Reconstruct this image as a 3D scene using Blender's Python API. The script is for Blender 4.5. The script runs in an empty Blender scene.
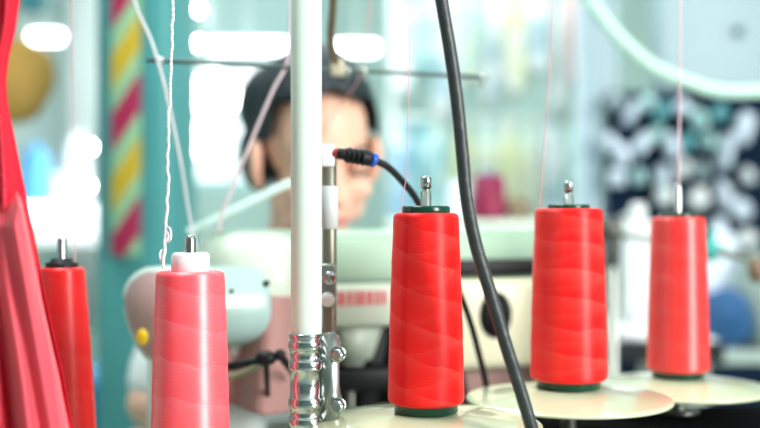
import bpy, bmesh, math, random
from mathutils import Vector, Matrix, noise
sc = bpy.context.scene
COL = sc.collection
PI = math.pi
F = 50 * 760 / 36.0
CZ = 1.08

def P(px, py, D):
    """a real place at distance D in front of the camera station"""
    return Vector(((px - 380) / F * D, D, CZ - (py - 214) / F * D))

# ---------------------------------------------------------------- materials
MATS = {}
def mat(name, color, rough=.5, metal=0., spec=.5, sheen=0., emit=None, noise_amt=0., noise_scale=20., coat=0., trans=0., bump=0., bump_scale=60., alpha=1., subs=0.):
    if name in MATS: return MATS[name]
    m = bpy.data.materials.new(name); m.use_nodes = True
    nt = m.node_tree; b = nt.nodes['Principled BSDF']
    b.inputs['Base Color'].default_value = (*color, 1)
    b.inputs['Roughness'].default_value = rough
    b.inputs['Metallic'].default_value = metal
    b.inputs['Specular IOR Level'].default_value = spec
    b.inputs['Sheen Weight'].default_value = sheen
    b.inputs['Coat Weight'].default_value = coat
    b.inputs['Transmission Weight'].default_value = trans
    if subs:
        b.inputs['Subsurface Weight'].default_value = subs
        b.inputs['Subsurface Radius'].default_value = (.02, .008, .005)
    if emit:
        b.inputs['Emission Color'].default_value = (*color, 1)
        b.inputs['Emission Strength'].default_value = emit
    tc = nt.nodes.new('ShaderNodeTexCoord')
    nz = nt.nodes.new('ShaderNodeTexNoise'); nz.inputs['Scale'].default_value = noise_scale
    nz.inputs['Detail'].default_value = 4
    nt.links.new(tc.outputs['Object'], nz.inputs['Vector'])
    if noise_amt:
        mx = nt.nodes.new('ShaderNodeMix'); mx.data_type = 'RGBA'
        mx.inputs['A'].default_value = (*[max(0, c * (1 - noise_amt)) for c in color], 1)
        mx.inputs['B'].default_value = (*[min(1, c * (1 + noise_amt)) for c in color], 1)
        nt.links.new(nz.outputs['Fac'], mx.inputs['Factor'])
        nt.links.new(mx.outputs['Result'], b.inputs['Base Color'])
    if bump:
        n2 = nt.nodes.new('ShaderNodeTexNoise'); n2.inputs['Scale'].default_value = bump_scale
        nt.links.new(tc.outputs['Object'], n2.inputs['Vector'])
        bp = nt.nodes.new('ShaderNodeBump'); bp.inputs['Strength'].default_value = bump
        bp.inputs['Distance'].default_value = .002
        nt.links.new(n2.outputs['Fac'], bp.inputs['Height'])
        nt.links.new(bp.outputs['Normal'], b.inputs['Normal'])
    MATS[name] = m
    return m

def nmath(nt, op, a, b=None, c=None):
    n = nt.nodes.new('ShaderNodeMath'); n.operation = op
    for i, v in enumerate((a, b, c)):
        if v is None: continue
        if isinstance(v, (int, float)): n.inputs[i].default_value = v
        else: nt.links.new(v, n.inputs[i])
    return n.outputs[0]

def thread_mat(name, dark, light, pale, rows=5.5, turns=2, lines=75, rough=.42, fine=.35, sheen=.3, phase=0., spec=.6, metal=0., edge=.5, ior=1.5):
    """cross-wound sewing thread: overlapping lens-shaped laps, fine strands lying both ways"""
    m = bpy.data.materials.new(name); m.use_nodes = True
    nt = m.node_tree; b = nt.nodes['Principled BSDF']
    uv = nt.nodes.new('ShaderNodeUVMap'); sp = nt.nodes.new('ShaderNodeSeparateXYZ')
    nt.links.new(uv.outputs[0], sp.inputs[0])
    u, v = sp.outputs[0], sp.outputs[1]
    nz = nt.nodes.new('ShaderNodeTexNoise'); nz.inputs['Scale'].default_value = 5
    nt.links.new(uv.outputs[0], nz.inputs['Vector'])
    wob = nmath(nt, 'MULTIPLY', nz.outputs['Fac'], .55)
    base = nmath(nt, 'ADD', nmath(nt, 'MULTIPLY', v, rows), wob)
    base = nmath(nt, 'ADD', base, phase)
    f1 = nmath(nt, 'FRACT', nmath(nt, 'ADD', base, nmath(nt, 'MULTIPLY', u, turns)))
    f2 = nmath(nt, 'FRACT', nmath(nt, 'ADD', nmath(nt, 'SUBTRACT', base, nmath(nt, 'MULTIPLY', u, turns)), .37))
    lap = nmath(nt, 'MAXIMUM', f1, f2)
    sel = nmath(nt, 'GREATER_THAN', f1, f2)
    slope = nmath(nt, 'MULTIPLY', nmath(nt, 'SUBTRACT', sel, .5), 36)
    l = nmath(nt, 'FRACT', nmath(nt, 'ADD', nmath(nt, 'MULTIPLY', v, lines), nmath(nt, 'MULTIPLY', u, slope)))
    line = nmath(nt, 'ABSOLUTE', nmath(nt, 'SUBTRACT', l, .5))      # 0..0.5
    mx = nt.nodes.new('ShaderNodeMix'); mx.data_type = 'RGBA'
    mx.inputs['A'].default_value = (*dark, 1); mx.inputs['B'].default_value = (*light, 1)
    which = nmath(nt, 'MULTIPLY', sel, .35)  # colour shift by strand direction stands in for the thread's directional sheen
    n3 = nt.nodes.new('ShaderNodeTexNoise'); n3.inputs['Scale'].default_value = 7
    nt.links.new(uv.outputs[0], n3.inputs['Vector'])
    lapf = nmath(nt, 'ADD', nmath(nt, 'MULTIPLY', nmath(nt, 'POWER', lap, 3.5), edge), which)
    lapf = nmath(nt, 'MULTIPLY', lapf, nmath(nt, 'MULTIPLY', n3.outputs['Fac'], 1.6))
    nt.links.new(lapf, mx.inputs['Factor'])
    mx2 = nt.nodes.new('ShaderNodeMix'); mx2.data_type = 'RGBA'
    mx2.inputs['B'].default_value = (*pale, 1)
    nt.links.new(mx.outputs['Result'], mx2.inputs['A'])
    nt.links.new(nmath(nt, 'MULTIPLY', line, fine), mx2.inputs['Factor'])
    nt.links.new(mx2.outputs['Result'], b.inputs['Base Color'])
    h = nmath(nt, 'ADD', nmath(nt, 'MULTIPLY', lap, 1.0), nmath(nt, 'MULTIPLY', line, .5))
    bp = nt.nodes.new('ShaderNodeBump'); bp.inputs['Strength'].default_value = .5
    bp.inputs['Distance'].default_value = .0006
    nt.links.new(h, bp.inputs['Height']); nt.links.new(bp.outputs['Normal'], b.inputs['Normal'])
    b.inputs['Roughness'].default_value = rough
    b.inputs['Specular IOR Level'].default_value = spec
    b.inputs['Metallic'].default_value = metal; b.inputs['IOR'].default_value = ior
    b.inputs['Anisotropic'].default_value = .85; b.inputs['Anisotropic Rotation'].default_value = .25
    tg = nt.nodes.new('ShaderNodeTangent'); tg.direction_type = 'UV_MAP'; nt.links.new(tg.outputs[0], b.inputs['Tangent'])
    b.inputs['Sheen Weight'].default_value = sheen
    b.inputs['Sheen Tint'].default_value = (*pale, 1)
    b.inputs['Sheen Roughness'].default_value = .4
    return m

# ---------------------------------------------------------------- object helpers
def link(name, me_or_none, parent=None):
    o = bpy.data.objects.new(name, me_or_none); COL.objects.link(o)
    if parent: o.parent = parent
    return o
def tag(o, label, cat, group=None):
    o['label'] = label; o['category'] = cat
    if group: o['group'] = group
    return o
def thing(name, label, cat, loc=(0, 0, 0), rotz=0, group=None):
    o = link(name, None); o.location = loc; o.rotation_euler = (0, 0, rotz)
    return tag(o, label, cat, group)
def build(name, bm, m, parent=None, smooth=True, loc=None, rot=None):
    me = bpy.data.meshes.new(name); bmesh.ops.recalc_face_normals(bm, faces=bm.faces)
    for f in bm.faces: f.smooth = smooth
    bm.to_mesh(me); bm.free()
    if isinstance(m, (list, tuple)):
        for k in m: me.materials.append(k)
    else: me.materials.append(m)
    o = link(name, me, parent)
    if loc is not None: o.location = loc
    if rot is not None: o.rotation_euler = rot
    return o
def struct(name, bm, m, smooth=False):
    o = build(name, bm, m, smooth=smooth); o['kind'] = 'structure'; return o

def box(bm, c, s, bevel=0, rot=None, seg=3):
    n = bmesh.new(); bmesh.ops.create_cube(n, size=1)
    bmesh.ops.scale(n, vec=s, verts=n.verts)
    if bevel: bmesh.ops.bevel(n, geom=n.edges[:], offset=bevel, segments=seg, affect='EDGES', profile=.5)
    if rot is not None: bmesh.ops.rotate(n, matrix=rot, verts=n.verts)
    bmesh.ops.translate(n, vec=c, verts=n.verts)
    merge(bm, n); return bm
def merge(bm, n):
    me = bpy.data.meshes.new('t'); n.to_mesh(me); n.free(); bm.from_mesh(me); bpy.data.meshes.remove(me)
def lathe(prof, seg=64, bm=None, mtx=None, uv=False):
    """prof: list of (r, z); closed at axis if r == 0"""
    n = bmesh.new(); rings = []
    for r, z in prof:
        if r < 1e-7: rings.append([n.verts.new((0, 0, z))])
        else: rings.append([n.verts.new((r * math.cos(2 * PI * i / seg), r * math.sin(2 * PI * i / seg), z)) for i in range(seg)])
    L = n.loops.layers.uv.new('UVMap') if uv else None
    z0, z1 = prof[0][1], prof[-1][1]
    for a in range(len(rings) - 1):
        A, B = rings[a], rings[a + 1]
        va, vb = a / (len(rings) - 1), (a + 1) / (len(rings) - 1)
        if uv: va = (prof[a][1] - z0) / (z1 - z0); vb = (prof[a + 1][1] - z0) / (z1 - z0)
        for i in range(seg):
            j = (i + 1) % seg
            if len(A) == 1 and len(B) == 1: continue
            if len(A) == 1: f = n.faces.new((A[0], B[i], B[j])); uvs = ((i / seg, va), (i / seg, vb), ((i + 1) / seg, vb))
            elif len(B) == 1: f = n.faces.new((A[i], B[0], A[j])); uvs = ((i / seg, va), (i / seg, vb), ((i + 1) / seg, va))
            else:
                f = n.faces.new((A[i], A[j], B[j], B[i])); uvs = ((i / seg, va), ((i + 1) / seg, va), ((i + 1) / seg, vb), (i / seg, vb))
            if uv:
                for lp, q in zip(f.loops, uvs): lp[L].uv = q
    if mtx is not None: bmesh.ops.transform(n, matrix=mtx, verts=n.verts)
    if bm is None: return n
    merge(bm, n); return bm
def smooth_path(pts, sub=8):
    pts = [Vector(p) for p in pts]
    if len(pts) < 3: return pts
    out = []
    for i in range(len(pts) - 1):
        p0 = pts[max(i - 1, 0)]; p1 = pts[i]; p2 = pts[i + 1]; p3 = pts[min(i + 2, len(pts) - 1)]
        for k in range(sub):
            t = k / sub
            out.append(.5 * ((2 * p1) + (-p0 + p2) * t + (2 * p0 - 5 * p1 + 4 * p2 - p3) * t * t + (-p0 + 3 * p1 - 3 * p2 + p3) * t ** 3))
    out.append(pts[-1]); return out
def tube(bm, pts, r, seg=10, sub=8, caps=True, r2=None):
    path = smooth_path(pts, sub); nrm = None; rings = []
    for i, p in enumerate(path):
        d = (path[min(i + 1, len(path) - 1)] - path[max(i - 1, 0)]).normalized()
        if nrm is None:
            nrm = d.orthogonal().normalized()
        nrm = (nrm - d * nrm.dot(d)).normalized(); bn = d.cross(nrm)
        rr = r if r2 is None else r + (r2 - r) * i / (len(path) - 1)
        rings.append([bm.verts.new(p + nrm * rr * math.cos(2 * PI * k / seg) + bn * rr * math.sin(2 * PI * k / seg)) for k in range(seg)])
    for a, b in zip(rings, rings[1:]):
        for k in range(seg): bm.faces.new((a[k], a[(k + 1) % seg], b[(k + 1) % seg], b[k]))
    if caps: bm.faces.new(rings[0][::-1]); bm.faces.new(rings[-1])
    return bm
def cyl(bm, a, b, r, seg=24, bev=0):
    a, b = Vector(a), Vector(b); d = b - a; L = d.length
    q = Vector((0, 0, 1)).rotation_difference(d).to_matrix().to_4x4()
    bv = bev or min(r, L) * .12
    lathe([(0, 0), (r - bv, 0), (r, bv), (r, L - bv), (r - bv, L), (0, L)], seg, bm, Matrix.Translation(a) @ q)
    return bm
def ell(bm, c, s, rot=None, sub=3):
    n = bmesh.new(); bmesh.ops.create_icosphere(n, subdivisions=sub, radius=1)
    bmesh.ops.scale(n, vec=s, verts=n.verts)
    if rot is not None: bmesh.ops.rotate(n, matrix=rot, verts=n.verts)
    bmesh.ops.translate(n, vec=c, verts=n.verts); merge(bm, n); return bm
def capsule(bm, a, b, ra, rb, n=10):
    a, b = Vector(a), Vector(b)
    path = [a.lerp(b, i / n) for i in range(n + 1)]
    tube(bm, path, ra, 16, 1, True, rb); ell(bm, a, (ra,) * 3, sub=2); ell(bm, b, (rb,) * 3, sub=2)
def extrude_x(prof, x0, x1, bevel=0, bm=None, taper=None):
    """prof: closed list of (y, z)"""
    n = bmesh.new()
    A = [n.verts.new((x0, y, z)) for y, z in prof]
    B = [n.verts.new((x1, y, z)) for y, z in prof]
    n.faces.new(A[::-1]); n.faces.new(B); k = len(prof)
    for i in range(k): n.faces.new((A[i], A[(i + 1) % k], B[(i + 1) % k], B[i]))
    if bevel:
        bmesh.ops.bevel(n, geom=[e for e in n.edges], offset=bevel, segments=3, affect='EDGES')
    if bm is None: return n
    merge(bm, n); return bm

# ---------------------------------------------------------------- colours
chrome = mat('polished_steel', (.46, .49, .49), .2, 1.)
steel = mat('worn_steel', (.45, .46, .42), .38, 1., noise_amt=.2)
mint = mat('mint_enamel', (.42, .58, .45), .35, coat=.3, noise_amt=.04)
cream = mat('cream_enamel', (.55, .64, .54), .38, coat=.3, noise_amt=.04)
black = mat('black_plastic', (.006, .007, .009), .5, spec=.3)
blackrub = mat('black_rubber', (.030, .036, .038), .42, noise_amt=.5, noise_scale=60, bump=.4, bump_scale=150)
greenp = mat('dark_green_plastic', (.0, .05, .026), .22)
whitep = mat('white_plastic', (.9, .9, .92), .3)
dishm = mat('pale_green_dish', (.62, .68, .46), .17, coat=.6, noise_amt=.05)
wallm = mat('pale_mint_wall', (.46, .62, .58), .8, noise_amt=.1, noise_scale=2)
floorm = mat('grey_green_floor', (.35, .45, .40), .5, noise_amt=.15, noise_scale=4)
ceilm = mat('ceiling_white', (.85, .9, .88), .9)
white = mat('white_paint', (.86, .93, .90), .4)
teal = mat('teal_paint', (.08, .32, .33), .28, noise_amt=.12, noise_scale=6)

# ================================================================= SETTING
struct('floor', box(bmesh.new(), (0, 1.5, -.03), (7, 9.6, .06)), floorm)
struct('ceiling', box(bmesh.new(), (0, 1.5, 3.05), (7, 8.6, .1)), ceilm)
def wall_with_holes(name, x0, x1, z0, z1, y, t, holes, m):
    bm = bmesh.new(); cur = x0
    for (a, b, c, d) in sorted(holes):
        box(bm, ((cur + a) / 2, y, (z0 + z1) / 2), (a - cur, t, z1 - z0))
        box(bm, ((a + b) / 2, y, (z0 + c) / 2), (b - a, t, c - z0))
        box(bm, ((a + b) / 2, y, (d + z1) / 2), (b - a, t, z1 - d))
        cur = b
    box(bm, ((cur + x1) / 2, y, (z0 + z1) / 2), (x1 - cur, t, z1 - z0))
    return struct(name, bm, m)
YB = 5.6
holes = [(-2.35, -1.62, 1.02, 2.55), (-1.12, -.34, 1.22, 2.45)]
wall_with_holes('wall_back', -3.5, 3.5, 0, 3.0, YB + .1, .2, holes, wallm)
struct('wall_left', box(bmesh.new(), (-3.45, 1.5, 1.5), (.1, 8.2, 3.0)), wallm)
struct('wall_right', box(bmesh.new(), (3.45, 1.5, 1.5), (.1, 8.2, 3.0)), wallm)
struct('wall_front', box(bmesh.new(), (0, -2.65, 1.5), (7, .1, 3.0)), mat('grey_teal_wall', (.22, .30, .30), .8))
for k, (a, b, c, d) in enumerate(holes):
    bm = bmesh.new(); w = .045
    box(bm, ((a + b) / 2, YB + .06, c + w / 2), (b - a, .06, w)); box(bm, ((a + b) / 2, YB + .06, d - w / 2), (b - a, .06, w))
    box(bm, (a + w / 2, YB + .06, (c + d) / 2), (w, .054, d - c - .004)); box(bm, (b - w / 2, YB + .06, (c + d) / 2), (w, .054, d - c - .004))
    box(bm, (a + (b - a) * .42, YB + .06, (c + d) / 2), (.03, .05, d - c))
    struct('window_%d' % (k + 1), bm, mat('window_frame_paint', (.45, .72, .72), .5))
# slim pale pillar standing before the far wall, right of centre
bm = bmesh.new()
for k in range(5): box(bm, (P(580 + k * 8, 0, 3.3).x, 3.3 + (k % 2) * .02, 1.5), (.021, .06, 3.0), .004)
struct('trim_1', bm, mat('pale_blue_white_pillar', (.58, .72, .80), .5))

# teal column with a hanging striped woven band
cx = P(140, 0, 2.3)
colm = thing('teal_column', 'teal painted square column running floor to ceiling', 'column', (cx.x, 2.38, 0), math.radians(-14))
colm['kind'] = 'structure'; 
colm.name = 'column'
for k in ('label', 'category'): del colm[k]
o = build('column_shaft', box(bmesh.new(), (0, 0, 1.5), (.172, .165, 3.0), .012), teal, colm); o['kind'] = 'structure'

def stripe_mat():
    m = bpy.data.materials.new('woven_band_stripes'); m.use_nodes = True; nt = m.node_tree; b = nt.nodes['Principled BSDF']
    tc = nt.nodes.new('ShaderNodeTexCoord'); sp = nt.nodes.new('ShaderNodeSeparateXYZ')
    nt.links.new(tc.outputs['Object'], sp.inputs[0])
    t = nmath(nt, 'FRACT', nmath(nt, 'ADD', nmath(nt, 'MULTIPLY', nmath(nt, 'SUBTRACT', sp.outputs[2], nmath(nt, 'MULTIPLY', sp.outputs[0], 1.35)), 1 / .262), .34))
    r = nt.nodes.new('ShaderNodeValToRGB'); r.color_ramp.interpolation = 'CONSTANT'
    g = (.26, .50, .30, 1)
    els = [(0, (.36, .012, .07, 1)), (.26, g), (.44, (.54, .37, .02, 1)), (.74, g), (.93, (.36, .012, .07, 1))]
    cr = r.color_ramp
    cr.elements[0].position = 0; cr.elements[0].color = els[0][1]
    cr.elements[1].position = els[1][0]; cr.elements[1].color = els[1][1]
    for p, c in els[2:]:
        e = cr.elements.new(p); e.color = c
    nt.links.new(t, r.inputs[0]); nt.links.new(r.outputs[0], b.inputs['Base Color'])
    b.inputs['Roughness'].default_value = .7
    return m
bp = P(127, 0, 2.26)
bm = bmesh.new()
box(bm, (0, 0, .04), (.066, .012, 1.34), .004)
o = build('woven_band', bm, stripe_mat(), loc=(bp.x - .003, 2.262, 1.62), rot=(0, 0, math.radians(-14)))
o.name = 'hanging_band'; tag(o, 'long woven band with yellow, crimson and green slanting stripes on the teal column', 'band')

# ================================================================= WORKTABLE
tb = thing('sewing_table', 'grey-green worktable carrying the sewing machine and thread stands', 'table', (0, 1.07, 0))
tm = mat('table_laminate', (.36, .42, .38), .35, noise_amt=.1)
build('table_top', box(bmesh.new(), (.05, 0, .745), (1.7, .72, .03), .006), tm, tb)
for sx in (-.72, .82):
    for sy in (-.3, .3): build('leg', box(bmesh.new(), (sx, sy, .365), (.04, .04, .73), .004), steel, tb)
TZ = .76

# black stand board under the saucers
bd = thing('stand_board', 'flat black board beneath the pale green saucers', 'board', (0, 0, 0))
n = bmesh.new()
v = [n.verts.new(q) for q in ((.02, .80, .868), (.62, .80, .868), (.62, 1.18, .868), (.10, 1.15, .868))]
f = n.faces.new(v); r = bmesh.ops.extrude_face_region(n, geom=[f]); bmesh.ops.translate(n, vec=(0, 0, -.018), verts=[e for e in r['geom'] if isinstance(e, bmesh.types.BMVert)])
bmesh.ops.bevel(n, geom=n.edges[:], offset=.004, segments=2, affect='EDGES')
build('board_panel', n, mat('matt_black', (.004, .004, .005), .95, spec=.05), bd, smooth=False)
for x, y in ((.08, .83), (.58, .83), (.58, 1.14), (.14, 1.11)):
    bm = bmesh.new(); cyl(bm, (x, y, TZ), (x, y, .85), .012); build('foot', bm, black, bd)

# ================================================================= THREAD CONES AND THEIR HOLDERS
red_a = thread_mat('red_thread', (.90, .0004, .002), (.92, .034, .03), (.95, .08, .06), rows=5.8, turns=2, fine=.16, sheen=.0, rough=.5, spec=.32, edge=.8)
red_b = thread_mat('red_thread_wide', (.90, .0006, .003), (.92, .044, .038), (.95, .10, .08), rows=6.2, turns=1, fine=.16, sheen=.0, rough=.48, spec=.4, edge=.8, phase=.3)
red_c = thread_mat('coral_thread', (.90, .002, .005), (.92, .05, .045), (1., .18, .18), rows=5, turns=1, fine=.2, rough=.46, sheen=.0, spec=.8, metal=.0, ior=1.65, phase=.5)
pink_d = thread_mat('rose_thread', (.97, .006, .035), (1., .12, .17), (1., .50, .55), rows=5.4, turns=1, fine=.55, lines=84, rough=.46, sheen=.0, spec=1., metal=.0, ior=1.75, edge=.5, phase=.15)
red_e = thread_mat('scarlet_thread', (.78, .002, .008), (.78, .018, .02), (.95, .15, .12), rows=5, turns=1, fine=.2, sheen=.05, phase=.6)

def spool(name, label, x, y, zb, H, rb, rt, thread, capm, cap_r, cap_h, cap_style='disc', ring=True, rotz=0.):
    """a cone of thread; zb is the underside of the winding, H its height; the core shows above and below"""
    t = thing(name, label, 'thread cone', (x, y, zb - .0075), rotz)
    k = .0075; prof = []
    N = 90
    for i in range(N + 1):
        s = i / N; r = rb + (rt - rb) * s
        r += .0006 * math.sin(s * PI)                          # slight belly
        r += .00012 * math.sin(s * 5.6 * 2 * PI) + .00010 * noise.noise(Vector((s * 40, x * 9, 0)))
        e = .0045
        z = s * H
        if z < e: r -= (e - math.sqrt(max(0, e * e - (e - z) ** 2))) * .7
        if H - z < .003: r -= (.003 - math.sqrt(max(0, .003 ** 2 - (.003 - (H - z)) ** 2)))
        prof.append((r, k + z))
    full = [(rb * .62, k + .0004)] + prof + [(rt * .55, k + H - .0002)]
    build('thread_winding', lathe(full, 96, uv=True), thread, t)
    if ring:
        R = rb * .83
        build('base_ring', lathe([(R * .5, 0), (R * .97, 0), (R, .001), (R, .0062), (R * 1.03, .0072), (R * 1.03, .0085), (R * .5, .0085)], 64), capm, t)
    z = k + H
    if cap_style == 'disc':
        pr = [(.006, z - .004), (cap_r * .9, z - .003), (cap_r, z), (cap_r, z + cap_h * .75), (cap_r - .0012, z + cap_h), (.0066, z + cap_h), (.006, z - .004)]
    elif cap_style == 'tall':
        pr = [(.006, z - .004), (cap_r, z - .003), (cap_r, z + cap_h * .86), (cap_r - .002, z + cap_h), (.0066, z + cap_h), (.006, z - .004)]
    else:
        pr = [(.006, z - .004), (cap_r, z - .002), (cap_r, z + cap_h * .5), (cap_r * .7, z + cap_h * .6), (cap_r * .66, z + cap_h), (.0066, z + cap_h), (.006, z - .004)]
    c = build('core_cap', lathe(pr, 64), capm, t)
    return t

def holder(label, x, y, zs, ztop, foot_z, pr=.0045, rim=.094, drop=.009, rotz=0., style='groove'):
    """saucer + spindle + post down to foot_z. zs is the height of the saucer's centre"""
    t = thing('spool_holder', label, 'spool holder', (x, y, foot_z), rotz, 'spool holders with saucer and pin')
    h = zs - foot_z; prof = [(.004, h)]
    for i in range(1, 20):
        s = i / 19; r = .004 + (rim - .004) * s
        q = max(0, (s - .30) / .70)
        prof.append((r, h - drop * q ** 1.25))
    e = prof[-1]
    prof += [(e[0] + .0015, e[1] - .001), (e[0] + .001, e[1] - .003), (e[0] - .002, e[1] - .0032)]
    prof += [(r, z - .0026) for r, z in prof[18::-1]]
    build('saucer', lathe(prof, 96), dishm, t)
    H = ztop - foot_z
    if style == 'groove':
        pp = [(0, h - .002), (pr, h - .002), (pr, H - .013), (pr * .72, H - .0125), (pr * .72, H - .0105), (pr, H - .010), (pr, H - .0022), (pr * .8, H - .0005), (pr * .45, H), (0, H)]
    else:
        pp = [(0, h - .002), (pr, h - .002), (pr, H - .003), (pr * .75, H - .0006), (pr * .4, H), (0, H)]
    build('spindle', lathe(pp, 32), chrome, t)
    bm = bmesh.new(); cyl(bm, (0, 0, 0), (0, 0, h - .003), .008); lathe([(0, 0), (.022, 0), (.022, .003), (0, .004)], 32, bm)
    build('post', bm, steel, t)
    return t

def cone_at(name, label, px, ytop, ybot, wtop, wbot, D, thread, capm, capw, caph, style, pegtop, hl, foot, pegr=.0045, ring=True, rotz=0., pstyle='groove'):
    q = P(px, ybot, D); s = D / F
    H = (ybot - ytop) * s; zb = q.z
    sp_ = spool(name, label, q.x, D, zb, H, wbot / 2 * s, wtop / 2 * s, thread, capm, capw / 2 * s, caph * s, style, ring, rotz)
    holder(hl, q.x, D, zb - .0078, P(px, pegtop, D).z, foot, pegr, style=pstyle)
    return q, zb + H
BZ = .868
cone_at('thread_cone', 'red thread cone with dark green cap beside the hanging black hose', 426, 213, 402.5, 65, 76.5, .87, red_a, greenp, 48, 7, 'disc', 176,
        'pale green saucer and steel pin under the cone beside the black hose', BZ, rotz=.4)
cone_at('thread_cone', 'wide red thread cone with thin green cap, middle of the three green-capped cones', 568.5, 208.5, 379, 66.5, 76.5, .985, red_b, greenp, 42, 4, 'disc', 181,
        'pale green saucer and steel pin under the wide red cone, edge overlapping its neighbour', BZ, rotz=1.9)
cone_at('thread_cone', 'coral red thread cone at the right end, farthest of the green-capped cones', 678, 217, 370, 52.5, 61, 1.13, red_c, greenp, 38, 4, 'disc', 184,
        'pale green saucer and bright pin under the cone at the right end', BZ, .0036, rotz=3.1, pstyle='plain')
# the two left-hand cones stand lower
def low_cone(name, label, px, ytop, wtop, H, rb, D, thread, capm, capw, caph, style, pegtop, hl, rotz, pstyle='plain'):
    s = D / F; q = P(px, ytop, D); zb = q.z - H
    spool(name, label, q.x, D, zb, H, rb, wtop / 2 * s, thread, capm, capw / 2 * s, caph * s, style, True, rotz)
    holder(hl, q.x, D, zb - .0078, P(px, pegtop, D).z, TZ, style=pstyle)
low_cone('thread_cone', 'rose pink thread cone with tall white cap, beside the white pole', 190.4, 271, 67.5, .158, .0318, .85, pink_d, whitep, 38, 18.5, 'tall', 235,
         'saucer and steel pin under the white-capped pink cone', .9)
low_cone('thread_cone', 'scarlet thread cone with stepped black cap, half behind the red cloth', 62, 267, 44, .165, .0318, .985, red_e, black, 32, 8.5, 'step', 237,
         'saucer and steel pin under the black-capped scarlet cone', 2.2)

# ================================================================= WHITE POLE WITH STEEL CLAMP
pc = P(306.3, 214, .87)
pole = thing('stand_pole', 'white painted steel pole with chromed clamp around its lower end', 'pole', (pc.x, .87, TZ))
bm = bmesh.new(); lathe([(0, 0), (.0128, 0), (.0128, .9), (.0108, .9), (.0108, .89), (0, .89)], 64, bm)
def pole_mat():
    m = mat('pole_paint', (.78, .92, .84), .45, noise_amt=.03, noise_scale=8)
    nt = m.node_tree; b = nt.nodes['Principled BSDF']
    tc = nt.nodes.new('ShaderNodeTexCoord'); nz = nt.nodes.new('ShaderNodeTexNoise')
    mp = nt.nodes.new('ShaderNodeMapping'); mp.inputs['Scale'].default_value = (60, 60, 22)
    nt.links.new(tc.outputs['Object'], mp.inputs[0]); nt.links.new(mp.outputs[0], nz.inputs['Vector']); nz.inputs['Scale'].default_value = 1.2
    r = nt.nodes.new('ShaderNodeValToRGB'); r.color_ramp.elements[0].position = .70; r.color_ramp.elements[1].position = .76
    mx = nt.nodes.new('ShaderNodeMix'); mx.data_type = 'RGBA'; mx.inputs['B'].default_value = (.35, .25, .1, 1)
    src = b.inputs['Base Color'].links[0].from_socket
    nt.links.new(src, mx.inputs['A']); nt.links.new(nz.outputs['Fac'], r.inputs[0]); nt.links.new(r.outputs[0], mx.inputs['Factor'])
    nt.links.new(mx.outputs['Result'], b.inputs['Base Color'])
    return m
build('pole_tube', bm, pole_mat(), pole)
bm = bmesh.new(); lathe([(0, 0), (.05, 0), (.05, .006), (.02, .010), (.0128, .03), (0, .03)], 48, bm); build('base_flange', bm, white, pole)
s = .87 / F
def zz(py): return CZ - (py - 214) * s - TZ
R = .0138
prof = [(.0129, zz(333)), (R + .0004, zz(333)), (R + .0008, zz(335)), (R - .0004, zz(338))]
for yc, w in ((344.5, 5), (364.5, 5.5), (402, 6), (421, 5), (444, 5)):
    for k in range(9):
        a = PI * k / 8
        prof.append((R - .0004 + .0016 * math.sin(a), zz(yc - w * math.cos(a))))
prof += [(R - .0004, zz(462)), (.0129, zz(462))]
cl = build('clamp', lathe(prof, 72), chrome, pole)
# flange ear with its curved top and two bolts
bm = bmesh.new()
pts = [(.0125, 334), (.022, 332), (.0265, 336), (.029, 343), (.029, 356), (.0275, 362), (.0272, 368), (.0272, 386), (.0275, 392), (.029, 397), (.029, 408), (.0275, 414), (.0265, 424), (.024, 440), (.0125, 440)]
for yo in (-.0045, .0035):
    A = [bm.verts.new((x, yo, zz(py))) for x, py in pts]; B = [bm.verts.new((x, yo + .002, zz(py))) for x, py in pts]
    bm.faces.new(A); bm.faces.new(B[::-1])
    for i in range(len(pts)): bm.faces.new((A[i], A[(i + 1) % len(pts)], B[(i + 1) % len(pts)], B[i]))
bmesh.ops.bevel(bm, geom=bm.edges[:], offset=.0005, segments=2, affect='EDGES')
build('clamp_ear', bm, mat('ear_steel', (.34, .37, .36), .34, 1.), pole)
for by in (353, 404):
    z = zz(by); x = .0262
    bm = bmesh.new()
    lathe([(0, 0), (.0066, 0), (.0066, .0012), (.0058, .0016), (0, .0016)], 32, bm, Matrix.Translation((x, -.0045, z)) @ Matrix.Rotation(PI / 2, 4, 'X'))
    lathe([(0, 0), (.0050, 0), (.0052, .0005), (.0052, .0042), (.0044, .0052), (0, .0052)], 6, bm, Matrix.Translation((x + .001, -.0058, z)) @ Matrix.Rotation(math.radians(-25), 4, 'Z') @ Matrix.Rotation(PI / 2, 4, 'X'))
    lathe([(0, 0), (.0028, 0), (.0028, .0028), (.0022, .0036), (0, .0036)], 20, bm, Matrix.Translation((x + .0025, -.0105, z)) @ Matrix.Rotation(math.radians(-25), 4, 'Z') @ Matrix.Rotation(PI / 2, 4, 'X'))
    build('bolt', bm, chrome, pole, smooth=False)

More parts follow.
